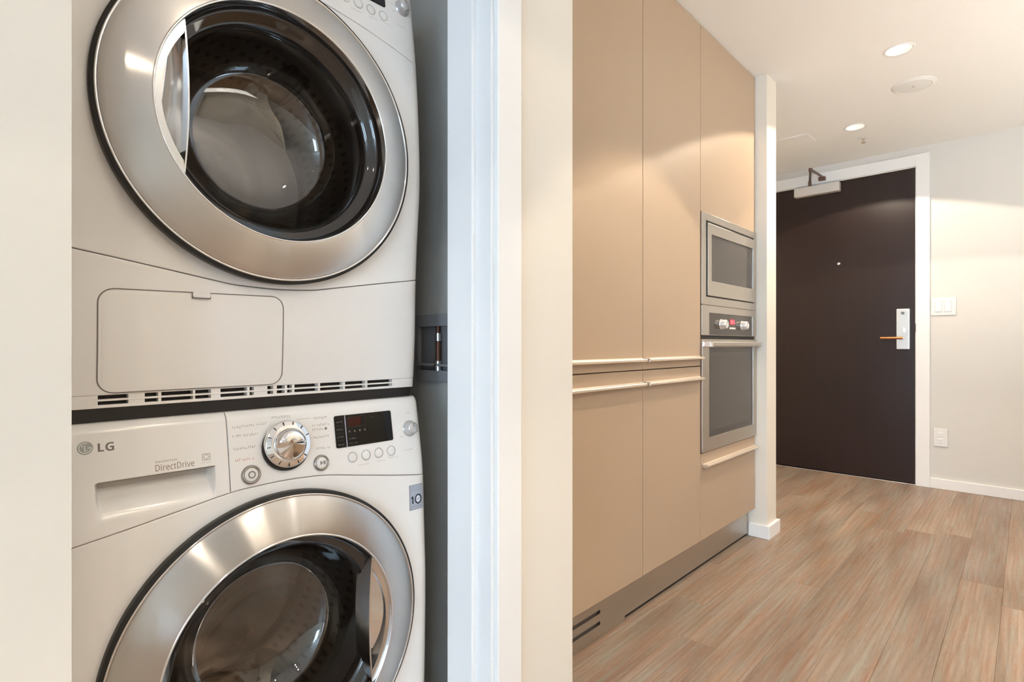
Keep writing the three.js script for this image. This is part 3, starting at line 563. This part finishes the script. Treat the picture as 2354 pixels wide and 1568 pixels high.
{ // ---------------- washer
  const t = thing('washing_machine', 'white front-loading washing machine with control dial, standing under the dryer', 'washing machine', V(MX, 0, MN));
  const prof = spline([0, 0.258, 0.45, 0.564, 0.67, 0.753, 0.8205], [0.906, 0.8955, 0.8925, 0.8968, 0.9018, 0.9140, 0.9262]);
  const depth = (x, y) => prof(y) + corner(x) + (y > 0.806 ? 0.0145 - Math.sqrt(Math.max(0, 0.0145 ** 2 - Math.min(0.0145, y - 0.806) ** 2)) : 0) * 0.75;
  const sx = [-0.3, -0.275, -0.21, -0.146, -0.0785, -0.04, 0, 0.04, 0.0785, 0.146, 0.21, 0.275, 0.3], sy = [0.6605, 0.6635, 0.6738, 0.6850, 0.6965, 0.6993, 0.7003, 0.6993, 0.6965, 0.6850, 0.6738, 0.6635, 0.6605];
  const seam = spline(sx, sy), g = 0.0005, CY = 0.428;
  obj('cabinet_shell', shell(0.030, 0.817, 0.945), enamel, t);
  obj('front_panel', facePanel({ x0: -HALF, x1: HALF, yb: () => 0.085, yt: (x) => seam(x) - g, nu: 72, nv: 70, depth, skip: (x, y) => Math.hypot(x, y - CY) < 0.205 }), enamel, t);
  obj('kick_panel', facePanel({ x0: -HALF, x1: HALF, yb: () => 0.030, yt: () => 0.0835, nu: 30, nv: 8, depth: (x, y) => depth(x, y) + 0.002 }), enamel, t);
  for (const [x, n] of [[-0.24, 0.98], [0.24, 0.98], [-0.24, 1.42], [0.24, 1.42]]) obj('foot', lathe([[0.0001, 0], [0.022, 0], [0.022, 0.010], [0.010, 0.014], [0.010, 0.032]], 20).translate(x, 0, MN - n), black, t);
  // detergent drawer with a scooped pull
  const D = [-HALF, -0.0795, 0.66, 0.8205];
  const pocket = (x, y) => { // scoop: sharp under the upper lip, running out at the bottom
    const sd = smooth(-0.2495, -0.2425, x) * smooth(-0.0995, -0.1055, x); if (y > 0.7408 || y < 0.6885) return 0;
    const k = (y - 0.6885) / 0.0523; return sd * 0.030 * k * Math.min(1, k * 1.6 + 0.1);
  };
  const dg = facePanel({ x0: D[0], x1: D[1], yb: (x) => seam(x) + g, yt: () => 0.8205, nu: 110, nv: 90, ymid: 0.7409, depth: (x, y) => depth(x, y) + pocket(x, y) });
  { const p = dg.attributes.position, uv = dg.attributes.uv; for (let i = 0; i < p.count; i++) uv.setXY(i, (p.getX(i) - D[0]) / (D[1] - D[0]), (p.getY(i) - D[2]) / (D[3] - D[2])); }
  const drawer = obj('detergent_drawer', dg, std([0.90, 0.885, 0.865], 0.22, { clearcoat: 0.4, clearcoatRoughness: 0.12, map: drawerPrint(...D) }), t);
  obj('pull_gap', bx(-0.2480, -0.1010, 0.7396, 0.7408, 0.9155, 0.932, 0.0004, 0, 0, MN), greySeam, drawer);
  const pg = facePanel({ x0: PX0, x1: PX1, yb: (x) => seam(x) + g, yt: () => PY1, nu: 60, nv: 40, depth });
  { const p = pg.attributes.position, uv = pg.attributes.uv; for (let i = 0; i < p.count; i++) uv.setXY(i, (p.getX(i) - PX0) / (PX1 - PX0), (p.getY(i) - PY0) / (PY1 - PY0)); }
  const panel = obj('control_panel', pg, printMat, t);
  obj('panel_backing', [bx(-0.29, 0.29, 0.64, 0.806, 0.9335, 0.940, 0, 0, 0, MN)], paleSeam, t);
  fittings(t, panel, 0, depth);
  drum(t, CY, 0.893); machineDoor(t, CY, 0.893, 1);
  // silver sticker on the front
  const st = canvasTex(256, 400, (c) => {
    c.fillStyle = '#b4bac8'; c.fillRect(0, 0, 256, 400); c.strokeStyle = '#8b909c'; c.lineWidth = 8; c.strokeRect(4, 4, 248, 392);
    faintWords(c, 24, 34, 200, 20, 'rgba(95,100,112,0.8)'); faintWords(c, 24, 74, 200, 16, 'rgba(95,100,112,0.8)');
    c.strokeStyle = '#2e333e'; c.lineWidth = 26; c.beginPath(); c.moveTo(60, 190); c.lineTo(60, 300); c.stroke(); c.beginPath(); c.moveTo(34, 210); c.lineTo(66, 184); c.stroke();
    c.fillStyle = '#e6e9f2'; c.beginPath(); c.ellipse(160, 236, 52, 68, 0, 0, 7); c.fill(); c.beginPath(); c.lineWidth = 24; c.ellipse(160, 236, 52, 68, 0, 0, 7); c.stroke(); c.lineWidth = 8; c.beginPath(); c.moveTo(140, 244); c.lineTo(180, 226); c.stroke();
    faintWords(c, 40, 336, 180, 22, 'rgba(95,100,112,0.8)');
  });
  const sg = facePanel({ x0: 0.2550, x1: 0.2888, yb: () => 0.5955, yt: () => 0.6450, nu: 6, nv: 6, e: 0.0003, thick: 0.0006, depth: (x, y) => depth(x, y) - 0.0008 });
  obj('sticker', sg, std([1, 1, 1], 0.3, { map: st, metalness: 0.2 }), t);
}
{ // ---------------- dryer
  const t = thing('dryer', 'white front-loading tumble dryer stacked on top of the washing machine', 'dryer', V(MX, 0, MN));
  const prof = spline([0.8395, 0.927, 1.049, 1.1366, 1.2535, 1.3725, 1.5143, 1.6622, 1.687], [0.9378, 0.9315, 0.9283, 0.9235, 0.9145, 0.9170, 0.9275, 0.947, 0.952]);
  const depth = (x, y) => prof(y) + corner(x) * 0.8;
  const lx = [0, 0.0234, 0.068, 0.0907, 0.1624, 0.2209, 0.271, 0.3], ly = [1.0226, 1.0230, 1.0255, 1.0290, 1.0410, 1.0506, 1.0585, 1.0635];
  const low = (x) => spline(lx, ly)(Math.abs(x)), high = (x) => 1.555 - 0.045 * (x / 0.296) ** 2;
  const g = 0.0006, CY = 1.287, DY = 0.8655;
  obj('cabinet_shell', shell(0.842, 1.686, 0.962), enamel, t);
  obj('stacking_bracket', bx(-0.285, 0.285, 0.8212, 0.8418, 0.940, 1.46, 0, 0, 0, MN), black, t);
  obj('front_panel', facePanel({ x0: -HALF, x1: HALF, yb: (x) => low(x) + g, yt: (x) => high(x) - g, nu: 72, nv: 70, depth, skip: (x, y) => Math.hypot(x, y - CY) < 0.205 }), enamel, t);
  const GX = 0.2445, lower = obj('lower_panel', [facePanel({ x0: -HALF, x1: HALF, yb: () => 0.8578, yt: (x) => low(x) - g, nu: 72, nv: 30, depth }),
    facePanel({ x0: -HALF, x1: -GX, yb: () => 0.8398, yt: () => 0.8578, nu: 12, nv: 3, e: 0.0004, depth }), facePanel({ x0: GX, x1: HALF, yb: () => 0.8398, yt: () => 0.8578, nu: 12, nv: 3, e: 0.0004, depth })], enamel, t);
  // air slots along the bottom
  obj('grille_backing', bx(-GX - 0.002, GX + 0.002, 0.8410, 0.8600, 0.9515, 0.955, 0, 0, 0, MN), black, t);
  for (const [a, b] of [[0.8398, 0.8442], [0.8494, 0.8522]]) obj('slat', bx(-GX - 0.001, GX + 0.001, a, b, prof(a) - 0.0002, 0.952, 0.0008, 0, 0, MN), enamel, t);
  for (const [x, w] of [[-0.2435, 0.004], [-0.196, 0.020], [-0.167, 0.004], [-0.121, 0.003], [-0.090, 0.014], [-0.040, 0.004], [-0.020, 0.022], [0.004, 0.006], [0.023, 0.004], [0.036, 0.004], [0.084, 0.004], [0.134, 0.004], [0.182, 0.004], [0.2435, 0.004]]) obj('rib', bx(x - w / 2, x + w / 2, 0.8435, 0.8580, prof(0.85) + 0.0012, 0.952, 0, 0, 0, MN), enamel, t);
  // access flap with its outline and finger latch
  const flapShape = roundRect(-0.2430, 0.8605, 0.0145, 1.0085, 0.020);
  {
    const pts = flapShape.getSpacedPoints(160).map((p) => new THREE.Vector3(p.x, p.y - 0.0 + (p.y > 0.95 ? 0.0015 * (p.x + 0.115) / 0.13 : 0), 0)); pts.pop();
    const line = pts.map((p) => { p.z = MN - depth(p.x, p.y) + 0.0001; return p; });
    const curve = new THREE.CatmullRomCurve3(line, true, 'catmullrom', 0.05);
    const flap = obj('access_flap', facePanel({ x0: -0.2400, x1: 0.0115, yb: () => 0.8640, yt: () => 1.0050, nu: 30, nv: 20, e: 0.002, thick: 0.002, depth: (x, y) => depth(x, y) - 0.0002 }), enamel, t);
    obj('flap_seam', new THREE.TubeGeometry(curve, 220, 0.0009, 6, true), greySeam, flap);
    const lg = new THREE.ExtrudeGeometry(roundRect(-0.0118, -0.0042, 0.0118, 0.0042, 0.003), { depth: 0.003, bevelEnabled: true, bevelThickness: 0.001, bevelSize: 0.0008, bevelSegments: 2 }); lg.translate(-0.1137, 1.0052, MN - depth(-0.1137, 1.005));
    const latch = obj('latch', lg, plasticWhite, flap);
    obj('latch_edge', [bx(-0.1262, -0.1012, 0.9992, 1.0012, depth(-0.1137, 1.0) - 0.0044, depth(-0.1137, 1.0), 0.0006, 0, 0, MN), bx(-0.1268, -0.1252, 0.9994, 1.0092, depth(-0.1137, 1.0) - 0.0032, depth(-0.1137, 1.0), 0.0006, 0, 0, MN), bx(-0.1022, -0.1006, 0.9994, 1.0092, depth(-0.1137, 1.0) - 0.0032, depth(-0.1137, 1.0), 0.0006, 0, 0, MN)], greySeam, latch);
  }
  const dg = facePanel({ x0: -HALF, x1: -0.0795, yb: (x) => high(x) + g, yt: () => 1.687, nu: 40, nv: 20, depth });
  obj('blank_panel', dg, enamel, t);
  const pg = facePanel({ x0: PX0, x1: PX1, yb: (x) => high(x) + g, yt: () => 1.687, nu: 60, nv: 40, depth });
  { const p = pg.attributes.position, uv = pg.attributes.uv; for (let i = 0; i < p.count; i++) uv.setXY(i, (p.getX(i) - PX0) / (PX1 - PX0), Math.max(0.02, (p.getY(i) - DY - PY0) / (PY1 - PY0))); }
  const panel = obj('control_panel', pg, printMat, t);
  obj('panel_backing', bx(-0.29, 0.29, 1.50, 1.672, 0.957, 0.961, 0, 0, 0, MN), paleSeam, t);
  obj('seam_backing', bx(-0.29, 0.29, 1.00, 1.075, 0.9395, 0.9425, 0, 0, 0, MN), paleSeam, t);
  fittings(t, panel, DY, depth);
  drum(t, CY, 0.914); machineDoor(t, CY, 0.914, -1);
}
{ // ---------------- water supply box on the closet's side wall
  const XW = 0.805, t = thing('valve_box', 'grey recessed water valve box on the closet wall beside the dryer', 'valve box', V(XW, 0.918, 1.02));
  // flange y from 0.846 to 0.998, opening in it; depth into the wall is shown by the raised frame
  const F = (y0, y1, n0, n1, d = 0.012) => bx(-d, 0, y0, y1, n0, n1, 0.002);
  const grey = std([0.30, 0.30, 0.31], 0.45);
  obj('flange', [F(0.052, 0.080, -0.14, 0.052), F(-0.076, -0.050, -0.14, 0.052), F(-0.052, 0.054, 0.040, 0.052), F(-0.052, 0.054, -0.14, -0.128)], grey, t);
  obj('box_back', bx(-0.002, 0, -0.052, 0.054, -0.13, 0.042), std([0.20, 0.20, 0.21], 0.5), t);
  obj('shelf', F(-0.040, -0.034, -0.128, 0.040, 0.020), grey, t);
  for (const n of [-0.036, -0.095]) {
    const p = obj('supply_pipe', [rod(V(-0.012, -0.034, n), V(-0.012, 0.030, n), 0.0060), rod(V(-0.012, 0.030, n), V(-0.012, 0.052, n), 0.0045)], std([0.16, 0.07, 0.045], 0.4, { metalness: 0.5 }), t);
    obj('valve', [rod(V(-0.012, -0.050, n), V(-0.012, -0.028, n), 0.008), rod(V(-0.022, -0.038, n), V(-0.010, -0.038, n), 0.004)], satin, p);
    obj('coupling', rod(V(-0.012, 0.018, n), V(-0.012, 0.036, n), 0.007), satin, p);
  }
}
renderer.render(scene, camera);
